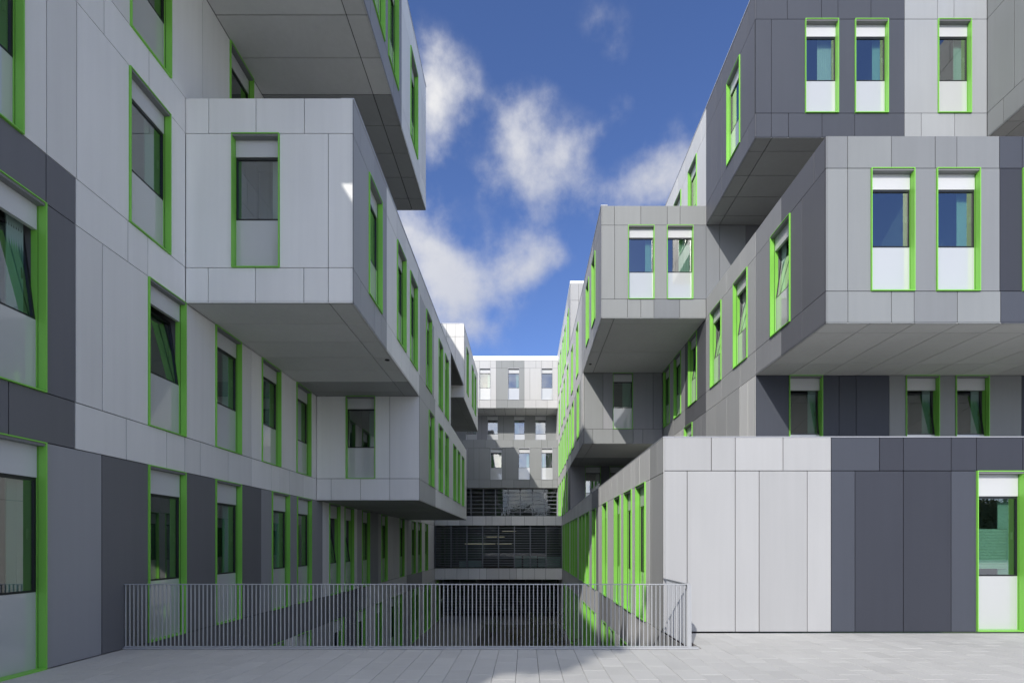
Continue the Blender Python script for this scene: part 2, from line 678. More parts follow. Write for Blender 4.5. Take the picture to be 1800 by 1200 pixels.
class Face:
    """a clad face: u along it, v up it (or into depth for soffits), n outward"""

    def __init__(self, b, o, u, v, n):
        self.b, self.o = b, Vector(o)
        self.u, self.v, self.n = Vector(u), Vector(v), Vector(n)

    def p(self, u, v, w):
        return self.o + self.u * u + self.v * v + self.n * w

    def panel(self, u0, u1, v0, v1, code):
        if u1 - u0 < .03 or v1 - v0 < .03:
            return
        g, t = GAP if abs(self.n.z) < .5 else GAP * 1.5, .022
        j = RND.uniform(-.0012, .0012)
        pts = [self.p(u0 + g, v0 + g, -t), self.p(u1 - g, v0 + g, -t), self.p(u1 - g, v1 - g, -t), self.p(u0 + g, v1 - g, -t),
               self.p(u0 + g, v0 + g, j), self.p(u1 - g, v0 + g, j), self.p(u1 - g, v1 - g, j), self.p(u0 + g, v1 - g, j)]
        self.b.panels.append((seen_area(pts), pts, 'cladding_' + code))
        self.b.back.quad([self.p(u0 - .004, v0 - .004, -.03), self.p(u1 + .004, v0 - .004, -.03),
                          self.p(u1 + .004, v1 + .004, -.03), self.p(u0 - .004, v1 + .004, -.03)])

    def row(self, v0, v1, cells, tall=False):
        """cells: [u0, u1, code]; a code beginning with w is a window"""
        cells = [list(c) for c in cells]
        for i, c in enumerate(cells):
            if c[2][0] == 'w':
                m = (c[0] + c[1]) / 2
                c[0], c[1] = m - WW / 2, m + WW / 2
                if i > 0:
                    cells[i - 1][1] = c[0]
                if i + 1 < len(cells):
                    cells[i + 1][0] = c[1]
        rz = math.atan2(self.n.x, -self.n.y)
        h = v1 - v0
        for u0, u1, code in cells:
            if code[0] == 'w':
                hh = H_TALL if h > 2.6 else H_STD
                zb = v1 - hh
                add_window(self.b.root, self.p((u0 + u1) / 2, zb, 0), rz, hh, code[1:])
                # wall closing above/below the window
            else:
                self.panel(u0, u1, v0, v1, code)

    def blank(self, u0, u1, v0, v1, w=0.0):
        self.b.blank.quad([self.p(u0, v0, w), self.p(u1, v0, w), self.p(u1, v1, w), self.p(u0, v1, w)])


def zr(z):
    return z + EYE


def front(b, y):
    return Face(b, (0, y, 0), (1, 0, 0), (0, 0, 1), (0, -1, 0))


def west(b, x):       # faces +x (left building, towards the court)
    return Face(b, (x, 0, 0), (0, 1, 0), (0, 0, 1), (1, 0, 0))


def east(b, x):       # faces -x (right building, towards the court)
    return Face(b, (x, 0, 0), (0, 1, 0), (0, 0, 1), (-1, 0, 0))


def under(b, z):      # soffit; u = x, v = y
    return Face(b, (0, 0, zr(z)), (1, 0, 0), (0, 1, 0), (0, 0, -1))


def cx(y):
    return lambda px: (px - VX) * y / F


def cy(x):
    return lambda px: abs(x) * F / max(abs(px - VX), 1e-3)


def seq(conv, start, *toks):
    out = []
    a = conv(start)
    for k in range(0, len(toks), 2):
        e = toks[k + 1]
        e = conv(e) if not isinstance(e, str) else float(e)
        out.append([min(a, e), max(a, e), toks[k]])
        a = e
    out.sort()
    return out


MOD = .843


def bands(u0, u1, runs, seed, off=None):
    """a spandrel band cut at the module, colours by runs [(u_end, code)...]"""
    r = random.Random(seed)
    out = []
    u = u0
    step = off if off else r.choice((MOD, MOD / 2))
    while u < u1 - .05:
        e = min(u + step, u1)
        for ue, c in runs:
            if u < ue - .02 < e - .04:
                e = ue
                break
        if u1 - e < .12:
            e = u1
        code = next((c for ue, c in runs if (u + e) / 2 < ue), runs[-1][1])
        out.append([u, e, code])
        u = e
        step = r.choice((MOD, MOD, MOD, MOD / 2))
    return out


def auto(u0, u1, runs, seed, dens=.5, wins=None):
    """a storey row: windows about every two modules, panels between, colours by runs"""
    r = random.Random(seed)
    if wins is None:
        wins = []
        u = u0 + r.uniform(.4, 1.0)
        while u < u1 - WW - .35:
            if r.random() < dens:
                wins.append(u + WW / 2)
                u += WW + r.choice((MOD / 2, MOD, MOD * 1.5))
            else:
                u += MOD
    out = []
    u = u0

    def fill(a, b):
        for c in bands(a, b, runs, r.random(), off=r.choice((MOD, MOD / 2))):
            out.append(c)
    for w in wins:
        fill(u, w - WW / 2)
        out.append([w - WW / 2, w + WW / 2, 'wt' if r.random() < .12 else 'w'])
        u = w + WW / 2
    fill(u, u1)
    return out


def mkruns(u0, u1, pal, seed):
    r = random.Random(seed)
    out = []
    u = u0
    last = None
    while u < u1:
        u += MOD * r.choice((1.5, 2, 2.5, 3, 4))
        c = r.choice([k for k in pal if k != last])
        last = c
        out.append((min(u, u1), c))
    return out


def wc(conv, *pairs):
    """window centres from pixel pairs"""
    return sorted(conv((a + b) / 2) for a, b in pairs)


def coping(b, pts, mat='coping_metal', w=.30, h=.03):
    """thin metal capping along roof edges; pts = list of (x0,y0,x1,y1,z)"""
    off = Vector(b.root['_loc'])
    for x0, y0, x1, y1, z in pts:
        m = MB()
        m.box((x0, y0, z), (x1, y1, z + h))
        m.obj('coping', mat, b.root, loc=-off)


# storey levels (relative to the eye), shared by all buildings
Z = dict(g0=-1.56, a=1.28, b=1.905, c=4.28, d=4.905, e=7.28, f=7.905, g=10.28, h=10.905, i=13.28, top=14.06)
Zw = {k: zr(v) for k, v in Z.items()}

# ================================================================== LEFT BUILDING
XL, XP = -6.02, -3.06         # main wall, projecting boxes
lb = Building('apartment_building', 'grey panelled apartment block on the left with stacked overhanging boxes, mostly in shade', 'building', (-8, 15))
f = west(lb, XL)
c = cy(XL)
Y0, Y1 = -8.0, 34.0
near = 5.2
# --- ground storey
f.row(Zw['g0'], Zw['a'], auto(Y0, c(-60), mkruns(Y0, 6, 'DGM', 1), 2, .45) +
      seq(c, -60, 'w', 82, 'H', 179, 'K', 260, 'w', 326, 'K', 378, 'w', 424, 'K', 459, 'H', 477, 'w', 509, 'H', 522, 'w', 547,
          'H', 567, 'L', 578, 'wt', 598, 'L', 605, 'wt', 622, 'L', 628, 'G', 637, 'w', 649, 'H', 665, 'G', 670.5, 'w', 680.5,
          'M', 692, 'M', 703, 'w', 710, 'M', 715, 'G', 724, 'w', 730, 'G', 735, 'w', 740.5, 'L', 747, 'w', 752, 'L', 757, 'L', 763))
# --- band over it
f.row(Zw['a'], Zw['b'], bands(Y0, c(15), mkruns(Y0, 6, 'DGM', 1), 3) +
      seq(c, 15, 'K', 132, 'M', 222, 'M', 293, 'M', 325, 'M', 352, 'M', 401, 'M', 442, 'L', 477, 'L', 492, 'L', 509, 'L', 534, 'L', 556) +
      bands(25.1, Y1, mkruns(25, Y1, 'LMG', 4), 4))
# --- first storey
f.row(Zw['b'], Zw['c'], auto(Y0, c(-60), mkruns(Y0, 6, 'LGM', 5), 6, .45) +
      seq(c, -60, 'wt', 82, 'D', 133, 'M', 180, 'M', 260, 'wt', 326, 'M', 378, 'w', 424, 'M', 442, 'L', 460, 'w', 493,
          'L', 521, 'w', 546, 'L', 556) + auto(25.1, Y1, mkruns(25, Y1, 'LMG', 4), 7))
f.row(Zw['c'], Zw['d'], bands(Y0, c(-30), mkruns(Y0, 6, 'LGM', 5), 8) +
      seq(c, -30, 'D', 81, 'D', 133, 'L', 225, 'L', 260, 'L', 326) + bands(25.1, Y1, mkruns(25, Y1, 'LMG', 9), 9))
# --- second storey
f.row(Zw['d'], Zw['e'], auto(Y0, c(-90), mkruns(Y0, 6, 'LGM', 10), 11, .45) +
      seq(c, -90, 'w', 24, 'M', 82, 'M', 135, 'L', 228, 'w', 298, 'L', 326) + auto(19.9, Y1, mkruns(19, Y1, 'LMG', 12), 12))
f.row(Zw['e'], Zw['f'], bands(Y0, c(-20), mkruns(Y0, 6, 'LGM', 10), 13) +
      seq(c, -20, 'M', 82, 'M', 135, 'L', 183, 'L', 262, 'L', 326, 'L', 366) + bands('' and 0 or c(366), 23.9, [(99, 'M')], 14) + bands(31.1, Y1, [(99, 'M')], 15))
# --- third storey
f.row(Zw['f'], Zw['g'], auto(Y0, c(135), mkruns(Y0, 6, 'LGM', 16), 17, .45) +
      seq(c, 135, 'M', 190, 'M', 230, 'w', 299, 'L', 356, 'L', 404, 'w', 445, 'L', 460) + auto(c(460), 23.9, mkruns(10, 25, 'LM', 18), 18) +
      auto(31.1, Y1, [(99, 'M')], 19))
# --- above the third storey
f.row(Zw['g'], zr(10.93), bands(Y0, 2.8, mkruns(Y0, 6, 'LGM', 16), 20))
f.row(Zw['g'], Zw['h'], bands(14.88, Y1, mkruns(14, Y1, 'LGM', 21), 21))
f.row(Zw['h'], Zw['i'], auto(14.88, Y1, mkruns(14, Y1, 'LGM', 21), 22))
f.row(Zw['i'], Zw['top'], bands(14.88, Y1, mkruns(14, Y1, 'LGM', 21), 23))
# --- sunk court side
f.row(zr(-2.38), zr(-1.56), [])
f.row(zr(-2.38), Zw['g0'] - .003, bands(7.3, Y1, [(c(470), 'K'), (c(560), 'D'), (c(632), 'D'), (c(645), 'H'), (c(715), 'M'), (c(742), 'H'), (99, 'M')], 24))
f.row(zr(-5.22), zr(-2.38), auto(7.3, Y1, [(c(500), 'L'), (c(546), 'M'), (c(600), 'H'), (c(645), 'D'), (c(686), 'M'), (c(722), 'G'), (99, 'M')], 25,
      wins=wc(c, (472, 498), (521, 546), (587, 603), (627, 642), (661, 671), (687, 695), (699, 706), (722, 727.5), (731, 736), (745, 749), (752, 756), (767, 770))))

# --- box on the second storey (the big near one)
f = front(lb, 8.57)
c = cx(8.57)
f.row(Zw['e'], Zw['f'], seq(c, 326.3, 'X', 367, 'X', 450, 'X', 535, 'X', 620))
f.row(Zw['d'], Zw['e'], seq(c, 326.3, 'X', 408, 'w', 491, 'X', 577, 'X', 620))
f.row(Zw['c'], Zw['d'], seq(c, 326.3, 'X', 366, 'X', 449, 'X', 534, 'X', 577, 'X', 620))
f = west(lb, XP)
c = cy(XP)
f.row(Zw['e'], Zw['f'], bands(8.57, 19.86, [(c(680), 'I'), (c(735), 'L'), (c(760), 'M'), (99, 'L')], 30, MOD / 2))
f.row(Zw['d'], Zw['e'], seq(c, 620, 'I', 648, 'w', 671, 'I', 680, 'L', 698, 'w', 713, 'L', 721, 'w', 733, 'L', 738, 'G', 749, 'w', 758.5, 'G', 763,
                            'L', 771, 'w', 778, 'L', 782, 'w', 788, 'L', 792.6))
f.row(Zw['c'], Zw['d'], bands(8.57, 13.93, [(c(680), 'I'), (c(735), 'L'), (99, 'L')], 31, MOD / 2))
# --- box one storey lower, further back
f.row(Zw['c'], Zw['d'], bands(13.93, 25.1, [(c(765), 'G'), (99, 'L')], 32, MOD))
f.row(Zw['b'], Zw['c'], seq(c, 737, 'G', 753, 'w', 763, 'G', 765.5, 'L', 771, 'w', 778, 'L', 782, 'w', 788, 'L', 796, 'w', 802, 'L', 804, 'w', 808.5,
                            'L', 811.5, 'w', 815.5, 'L', 820))
f.row(Zw['a'], Zw['b'], bands(13.93, 25.1, [(c(765.5), 'G'), (99, 'L')], 33, MOD))
f = front(lb, 13.93)
c = cx(13.93)
f.row(Zw['b'], Zw['c'], seq(c, 556.2, 'X', 608, 'w', 659.5, 'X', 685, 'M', 737))
f.row(Zw['a'], Zw['b'], seq(c, 556.2, 'L', 582, 'L', 633.5, 'L', 685, 'M', 737))
# --- small box in the distance
f = front(lb, 23.9)
c = cx(23.9)
f.row(Zw['h'] - .62, Zw['h'], seq(c, 709.5, 'X', 739, 'X', 769, 'X', 785, 'X', 800, 'X', 816))
f.row(Zw['f'], Zw['g'], seq(c, 709.5, 'L', 724, 'w', 754, 'L', 785, 'L', 800, 'L', 816))
f.row(Zw['e'], Zw['f'], seq(c, 709.5, 'L', 739, 'L', 785, 'L', 816))
f = west(lb, XP)
c = cy(XP)
f.row(Zw['g'], Zw['h'], bands(23.9, 31.1, [(99, 'L')], 35))
f.row(Zw['f'], Zw['g'], auto(23.9, 31.1, [(99, 'L')], 36, wins=wc(c, (820, 823.5), (829, 832.4), (833.8, 836.6))))
f.row(Zw['e'], Zw['f'], bands(23.9, 31.1, [(99, 'L')], 37))
# --- top box, overhanging
f.row(Zw['i'], Zw['top'], bands(2.8, 14.88, [(c(706), 'H'), (99, 'X')], 38))
f.row(Zw['h'], Zw['i'], bands(2.8, 7.6, [(99, 'H')], 39) + [[7.6, 8.5, 'H']] +
      seq(cy(XP), 617.5, 'H', 632, 'H', 657, 'w', 673, 'H', 682, 'w', 700, 'H', 706, 'X', 721, 'w', 734, 'X', 741, 'X', 748.7))
f.row(Zw['g'], Zw['h'], bands(2.8, 14.88, [(c(706), 'H'), (99, 'X')], 40))
f = front(lb, 2.8)
f.row(Zw['i'], Zw['top'], bands(XL, XP, [(99, 'L')], 41))
f.row(Zw['h'], Zw['i'], auto(XL, XP, [(99, 'L')], 42, 1))
f.row(Zw['g'], Zw['h'], bands(XL, XP, [(99, 'L')], 43))
# --- soffits


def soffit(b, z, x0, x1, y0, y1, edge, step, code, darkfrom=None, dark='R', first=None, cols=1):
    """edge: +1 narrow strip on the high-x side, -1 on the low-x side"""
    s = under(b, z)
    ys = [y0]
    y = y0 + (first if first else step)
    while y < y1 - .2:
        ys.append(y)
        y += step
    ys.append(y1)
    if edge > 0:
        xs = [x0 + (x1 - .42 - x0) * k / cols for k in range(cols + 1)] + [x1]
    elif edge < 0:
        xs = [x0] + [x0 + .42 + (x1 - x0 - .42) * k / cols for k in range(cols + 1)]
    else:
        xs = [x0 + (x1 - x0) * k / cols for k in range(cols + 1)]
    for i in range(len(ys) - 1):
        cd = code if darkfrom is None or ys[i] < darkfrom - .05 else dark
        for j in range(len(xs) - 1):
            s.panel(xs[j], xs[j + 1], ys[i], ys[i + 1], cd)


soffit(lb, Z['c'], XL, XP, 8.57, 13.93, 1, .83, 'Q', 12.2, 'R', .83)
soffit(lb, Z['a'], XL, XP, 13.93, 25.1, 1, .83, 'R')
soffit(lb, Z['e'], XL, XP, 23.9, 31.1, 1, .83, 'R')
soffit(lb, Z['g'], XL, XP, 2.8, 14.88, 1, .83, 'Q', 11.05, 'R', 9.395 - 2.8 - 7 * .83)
# --- roofs, far sides
R = lb.roof


def flat(R, x0, x1, y0, y1, z):
    R.quad([(x0, y0, z), (x1, y0, z), (x1, y1, z), (x0, y1, z)])


flat(R, XL - .02, XP - .03, 8.57 + .03, 23.9, Zw['f'] - .03)
flat(R, XL - .02, XP - .03, 13.96, 25.07, Zw['d'] - .06)
flat(R, XL - .02, XP - .03, 23.93, 31.07, Zw['h'] - .03)
flat(R, -16, XP - .03, 2.83, 14.85, Zw['top'] - .03)
flat(R, -16, XL - .03, 14.85, Y1, Zw['top'] - .033)
flat(R, -16, XL - .03, Y0, 2.83, zr(10.93) - .03)
B = lb.blank


def wall_y(B, x0, x1, y, z0, z1):
    B.quad([(x0, y, z0), (x1, y, z0), (x1, y, z1), (x0, y, z1)])


def wall_x(B, x, y0, y1, z0, z1):
    B.quad([(x, y0, z0), (x, y1, z0), (x, y1, z1), (x, y0, z1)])


wall_y(B, -16, XL, Y0, 0, zr(10.93))
wall_y(B, -16, XL - .01, 2.8, zr(10.93), Zw['top'])
wall_y(B, -16, XL, Y1, zr(-5.2), Zw['top'])
wall_x(B, -16, Y0, Y1, zr(-5.2), Zw['top'])
wall_y(B, XL, XP - .01, 14.88, Zw['g'], Zw['top'])
wall_y(B, XL, XP - .01, 19.86, Zw['d'], Zw['f'])
wall_y(B, XL, XP - .01, 25.1, Zw['a'], Zw['d'])
wall_y(B, XL, XP - .01, 31.1, Zw['e'], Zw['h'])
coping(lb, [(XP - .22, 8.6, XP + .012, 23.9, Zw['f'] + .001), (XP - .22, 2.8, XP + .012, 14.88, Zw['top'] + .001), (XP - .22, 23.9, XP + .012, 31.1, Zw['h'] + .001),
            (XL, 23.89, XP - .23, 24.1, Zw['h'] + .001)])
lb.finish()

# ================================================================== RIGHT BUILDING
XR, XQ = 5.82, 2.445
XE = 17.0
rb = Building('apartment_building', 'grey panelled apartment block on the right with stacked overhanging boxes, caught by the sun', 'building', (10, 22))
fe = east(rb, XR)
c = cy(XR)
# storey one, set back behind the low wing
fe.row(Zw['b'], Zw['c'], auto(12.23, 26.4, [(c(1300), 'M'), (c(1241), 'G'), (c(1204), 'H'), (99, 'M')], 50, wins=wc(c, (1203, 1217)) + [21.4, 23.6]))
# storey two
fe.row(Zw['c'], Zw['d'], seq(c, 1452, 'J', 1410, 'J', 1373, 'H', 1328, 'G', 1301, 'G', 1268, 'G', 1241, 'D', 1222, 'D', 1204, 'G', 1184, 'G', 1166))
fe.row(Zw['d'], Zw['e'], seq(c, 1452, 'J', 1410, 'J', 1390, 'wt', 1354.5, 'H', 1328, 'G', 1314, 'wt', 1289.5, 'G', 1268, 'wt', 1249, 'G', 1241,
                             'D', 1226, 'wt', 1209.5, 'D', 1204, 'G', 1197.5, 'w', 1184.5, 'G', 1176, 'w', 1168, 'G', 1165.5))
fe.row(Zw['e'], Zw['f'], seq(c, 1452, 'J', 1431, 'J', 1373, 'H', 1328, 'G', 1301, 'G', 1277, 'G', 1241.5))
# storey four
fe.row(Zw['g'], Zw['h'], bands(12.23, 26.3, [(c(1241), 'J'), (99, 'M')], 51, MOD / 2))
fe.row(Zw['h'], Zw['i'], seq(c, 1327, 'J', 1301, 'w', 1278, 'J', 1268, 'J', 1259, 'J', 1250, 'J', 1241, 'M', 1225, 'w', 1210, 'M', 1202, 'M', 1197,
                             'w', 1185.5, 'M', 1170, 'M', 1150, 'M', 1111.6))
fe.row(Zw['i'], Zw['top'], bands(12.23, 26.3, [(c(1241), 'J'), (99, 'M')], 52, MOD / 2))
# near box front
f = front(rb, 9.36)
c = cx(9.36)
f.row(Zw['e'], Zw['f'], seq(c, 1452, 'm', 1490, 'l', 1567, 'm', 1644, 'm', 1682, 'm', 1757, 'h', 1797, 'h', 1880, 'h', 1960, 'm', 2060, 'm', 2160, 'm', 2300, 'm', 2467))
f.row(Zw['d'], Zw['e'], seq(c, 1452, 'l', 1490, 'l', 1531, 'w', 1607, 'm', 1646, 'w', 1722, 'm', 1757.5, 'd', 1797, 'w', 1874, 'd', 1960, 'm', 2060, 'w', 2140, 'm', 2300, 'm', 2467))
f.row(Zw['c'], Zw['d'], seq(c, 1452, 'l', 1490.5, 'l', 1567, 'l', 1607, 'm', 1683, 'l', 1759, 'h', 1836, 'h', 1960, 'm', 2060, 'm', 2160, 'm', 2300, 'm', 2467))
# wall behind the low wing's roof
f = front(rb, 12.23)
c = cx(12.23)
f.row(Zw['b'], Zw['c'], seq(c, 1328, 'h', 1387, 'wt', 1446, 'h', 1475, 'h', 1505, 'h', 1563, 'n', 1592, 'wt', 1651, 'n', 1680, 'wt', 1738, 'n', 1796, 'h', 1860,
                            'h', 1900, 'w', 1960, 'n', 2105))
# top storey front
f.row(Zw['i'], Zw['top'], seq(c, 1328, 'h', 1384, 'h', 1444, 'h', 1473, 'h', 1531, 'h', 1590, 'V', 1648, 'V', 1677, 'V', 1735))
f.row(Zw['h'], Zw['i'], seq(c, 1328, 'h', 1356, 'h', 1415, 'w', 1474, 'h', 1502.5, 'w', 1561.5, 'h', 1590, 'V', 1648.5, 'w', 1707, 'V', 1735))
f.row(Zw['g'], Zw['h'], seq(c, 1328, 'h', 1356, 'h', 1386, 'h', 1445, 'h', 1502.5, 'h', 1590, 'V', 1619.5, 'V', 1678, 'V', 1735))
# far right top box
XB = 11.68
f = east(rb, XB)
f.row(Zw['i'], Zw['top'], bands(7.6, 12.23, [(99, 'n')], 53, MOD))
f.row(Zw['h'], Zw['i'], auto(7.6, 12.23, [(99, 'n')], 54, wins=[8.6]))
f.row(Zw['g'], Zw['h'], bands(7.6, 12.23, [(99, 'n')], 55, MOD))
f = front(rb, 7.6)
f.row(Zw['i'], Zw['top'], bands(XB, XE, [(99, 'n')], 56, MOD))
f.row(Zw['h'], Zw['i'], auto(XB, XE, [(99, 'n')], 57))
f.row(Zw['g'], Zw['h'], bands(XB, XE, [(99, 'n')], 58, MOD))
# box with two windows over the court, storey three
f = front(rb, 15.57)
c = cx(15.57)
f.row(Zw['g'], Zw['h'], seq(c, 1057, 'n', 1080, 'n', 1126.5, 'n', 1173, 'n', 1195.5, 'n', 1241.2))
f.row(Zw['f'] - .625 + .625, Zw['g'], seq(c, 1057, 'n', 1080.5, 'n', 1104, 'w', 1150.5, 'n', 1172, 'w', 1219, 'm', 1241.2, 'm', 1265, 'm', 1311, 'J', 1335,
                                          'J', 1381, 'J', 1427, 'J', 1500, 'J', 1560, 'J', 1640, 'J', 1851))
f.row(Zw['e'], Zw['f'], seq(c, 1057, 'n', 1103, 'n', 1126.5, 'n', 1149.5, 'm', 1195, 'n', 1241.2))
fq = east(rb, XQ)
c = cy(XQ)
EY = 40.0
fq.row(Zw['g'], Zw['h'], bands(15.57, EY, [(17.5, 'H'), (21, 'G'), (27, 'M'), (99, 'L')], 60))
fq.row(Zw['f'], Zw['g'], auto(15.57, EY, [(17.5, 'H'), (21, 'G'), (27, 'M'), (99, 'L')], 61,
       wins=wc(c, (1040, 1047), (1030, 1036), (1013, 1017), (1004.5, 1007.5), (997, 999.5)) + [30.2, 32.1, 34.6]))
fq.row(Zw['e'], Zw['f'], bands(15.57, EY, [(17.5, 'H'), (21, 'G'), (27, 'M'), (99, 'L')], 62))
fq.row(Zw['d'], Zw['e'], auto(20.5, EY, [(21.2, 'M'), (24, 'G'), (28, 'M'), (99, 'L')], 63,
       wins=wc(c, (1014, 1018.5), (1005.5, 1009), (1001, 1004)) + [28.0, 29.6, 31.3, 33.0, 34.8]))
fq.row(Zw['c'], Zw['d'], bands(20.5, EY, [(22, 'H'), (26, 'G'), (99, 'M')], 64))
fq.row(Zw['b'], Zw['c'], auto(26.4, EY, [(27.6, 'D'), (30, 'M'), (99, 'L')], 65, wins=[28.4, 30.2, 31.6, 33.5, 35.0]))
fq.row(Zw['h'], Zw['i'], auto(26.3, EY, [(28, 'G'), (99, 'M')], 66, wins=[27.6, 29.6, 31.2, 33.2, 35.1]))
fq.row(Zw['i'], zr(14.18), bands(26.3, EY, [(28, 'G'), (99, 'M')], 67))
# wall of storey two beneath that box
f = front(rb, 20.5)
c = cx(20.5)
f.row(Zw['d'], Zw['e'], seq(c, 1026.5, 'n', 1060, 'H', 1078, 'w', 1112, 'H', 1148, 'H', 1164.8))
f.row(Zw['c'], Zw['d'], seq(c, 1026.5, 'n', 1042, 'n', 1077.5, 'n', 1113, 'H', 1130, 'H', 1164.8))
f = front(rb, 26.4)
c = cx(26.4)
f.row(Zw['b'], Zw['c'], seq(c, 1002.5, 'H', 1029, 'w', 1056, 'D', 1072, 'w', 1099, 'D', 1111))
f = front(rb, 26.3)
c = cx(26.3)
f.row(Zw['h'], Zw['i'], seq(c, 1002.5, 'W', 1017, 'W', 1026, 'W', 1053, 'w', 1080, 'W', 1111))
f.row(Zw['i'], zr(14.18), seq(c, 1002.5, 'W', 1017, 'W', 1040, 'W', 1080, 'W', 1111))
soffit(rb, Z['c'], XR, XE, 9.36, 12.23, 0, 1.66, 'Q', None, 'R', .42, cols=13)
soffit(rb, Z['g'], XR, XB, 12.23, 15.57, -1, .83, 'R', None, 'R', .42, cols=3)
soffit(rb, Z['g'], XB, XE, 7.6, 12.23, -1, .83, 'Q', cols=3)
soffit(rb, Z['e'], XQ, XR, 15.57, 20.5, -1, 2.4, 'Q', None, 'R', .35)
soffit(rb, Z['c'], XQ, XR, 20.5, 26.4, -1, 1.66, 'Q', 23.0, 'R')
R = rb.roof
flat(R, XR + .03, XE, 9.39, 15.6, Zw['f'] - .03)
flat(R, XQ + .03, XR + .03, 15.6, 26.3, Zw['h'] - .03)
flat(R, XR + .03, XE, 12.26, 40, Zw['top'] - .03)
flat(R, XB + .03, XE, 7.63, 12.26, Zw['top'] - .033)
flat(R, XQ + .03, XR + .03, 26.33, EY, zr(14.18) - .03)
B = rb.blank
wall_x(B, XE, 7.6, 12.23, Zw['g'], Zw['top'])
wall_x(B, XE, 9.36, 40, Zw['b'], Zw['top'] - .01)
wall_y(B, XR, XE, 40, 0, Zw['top'])
wall_y(B, XQ, XR, EY, Zw['b'], zr(14.18))
wall_x(B, XR + .01, 26.3, EY, Zw['top'] - .4, zr(14.18))
coping(rb, [(XR - .012, 12.23, XR + .22, 26.3, Zw['top'] + .001), (XQ - .012, 15.57, XQ + .2, 26.3, Zw['h'] + .001)])
coping(rb, [(XQ - .012, 26.29, XR, 26.5, zr(14.18) + .001), (XQ - .012, 26.51, XQ + .2, EY, zr(14.18) + .001)], 'coping_white', h=.16)
rb.finish()

# ================================================================== LOW WING
pw = Building('low_wing', 'single storey pale and dark grey wing at the right edge of the terrace, blank front', 'building', (8, 14))
f = front(pw, 8.57)
c = cx(8.57)
zm = zr(1.31)
f.row(zm, Zw['b'], seq(c, 1166, 'W', 1250.5, 'W', 1292.5, 'W', 1376.5, 'W', 1461, 'h', 1546, 'd', 1588, 'd', 1672, 'd', 1716.5, 'd', 1798, 'd', 1882, 'm', 1960, 'm', 2070, 'm', 2220, 'm', 2440, 'm', 2600))
f.row(Zw['g0'] + .02, zr(1.31), seq(c, 1166, 'W', 1208, 'W', 1292.5, 'W', 1334.5, 'W', 1419, 'W', 1461, 'h', 1503, 'd', 1588, 'd', 1672, 'h', 1716.5, 'wb', 1800, 'd', 1882, 'm', 1960, 'w', 2043,
                                    'm', 2220, 'm', 2440, 'm', 2600))
f = east(pw, XQ)
c = cy(XQ)
rr = [(c(1142), 'G'), (c(1072), 'M'), (c(1052), 'M'), (c(1040), 'H'), (c(1020), 'M'), (26, 'M'), (99, 'M')]
f.row(Zw['a'], Zw['b'], bands(8.57, 32.1, rr, 70, MOD / 2))
f.row(Zw['g0'], Zw['a'], auto(8.57, 32.1, rr, 71, wins=wc(c, (1117, 1135.5), (1097, 1111), (1080, 1091), (1059, 1068), (1040, 1049), (1030, 1036)) +
                              [20.2, 21.4, 23.2, 24.4, 25.6, 27.2, 28.4, 29.6, 31.0]))
f.row(zr(-2.38), Zw['g0'] - .003, bands(7.4, 32.1, [(c(1150), 'G'), (c(1105), 'M'), (c(1076), 'G'), (c(1052), 'H'), (99, 'M')], 72))
f.row(zr(-5.22), zr(-2.38), auto(7.4, 32.1, [(c(1108), 'M'), (c(1083), 'M'), (c(1052), 'H'), (99, 'M')], 73,
      wins=wc(c, (1091, 1104), (1070, 1081), (1058, 1067), (1040, 1049), (1034, 1041), (1028, 1034), (1023, 1028)) + [22.4, 23.7, 25.4, 26.8, 28.4, 30.0]))
R = pw.roof
flat(R, XQ + .03, XE, 8.6, 40, Zw['b'] - .03)
B = pw.blank
wall_x(B, XE, 8.57, 40, 0, Zw['b'])
wall_y(B, XQ, XE, 40, zr(-5.2), Zw['b'])
wall_y(B, XQ + .03, XE, 8.585, zr(-5.2), Zw['g0'] - .05)
wall_x(B, XQ + .02, 32.1, 40, zr(-5.2), Zw['b'])
coping(pw, [(XQ - .004, 8.568, XQ + .2, 32.1, Zw['b'] + .001), (XQ + .21, 8.566, XE, 8.76, Zw['b'] + .001)], h=.012)
pw.finish()

# ================================================================== REAR BUILDING
eb = Building('rear_building', 'pale grey building with blue reflecting windows closing the far end of the court', 'building', (-2, 40))
XA = -8.0
PALE.add(eb.root.name)
f = front(eb, 36.4)
c = cx(36.4)
f.row(Zw['i'], zr(13.85), seq(c, 740, 'Y', 780, 'Y', 820, 'Y', 843, 'Y', 862, 'Y', 872, 'n', 882, 'n', 903, 'n', 921.5, 'Y', 942, 'Y', 952, 'Y', 971, 'Y', 980.4))
f.row(Zw['h'], Zw['i'], seq(c, 740, 'Y', 790, 'w', 810, 'Y', 842.6, 'w', 862.2, 'Y', 872, 'n', 893, 'w', 912.6, 'n', 921.5, 'Y', 931.5, 'Y', 951.6, 'w', 971.2, 'Y', 980.4))
f.row(Zw['g'], Zw['h'], seq(c, 740, 'Y', 780, 'Y', 820, 'Y', 843, 'Y', 862, 'Y', 872, 'n', 892, 'n', 921.5, 'Y', 942, 'Y', 962, 'Y', 980.4))
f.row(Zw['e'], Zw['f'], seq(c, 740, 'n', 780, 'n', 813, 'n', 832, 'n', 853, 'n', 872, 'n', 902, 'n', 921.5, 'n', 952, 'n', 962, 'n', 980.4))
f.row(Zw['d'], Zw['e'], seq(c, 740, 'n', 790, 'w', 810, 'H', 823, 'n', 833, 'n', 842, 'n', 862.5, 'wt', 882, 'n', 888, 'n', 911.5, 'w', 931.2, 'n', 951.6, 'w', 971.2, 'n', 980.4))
f.row(Zw['c'], Zw['d'], seq(c, 740, 'n', 780, 'n', 822, 'n', 842, 'n', 862.5, 'n', 882, 'n', 903, 'n', 931, 'n', 951.6, 'n', 971, 'n', 980.4))
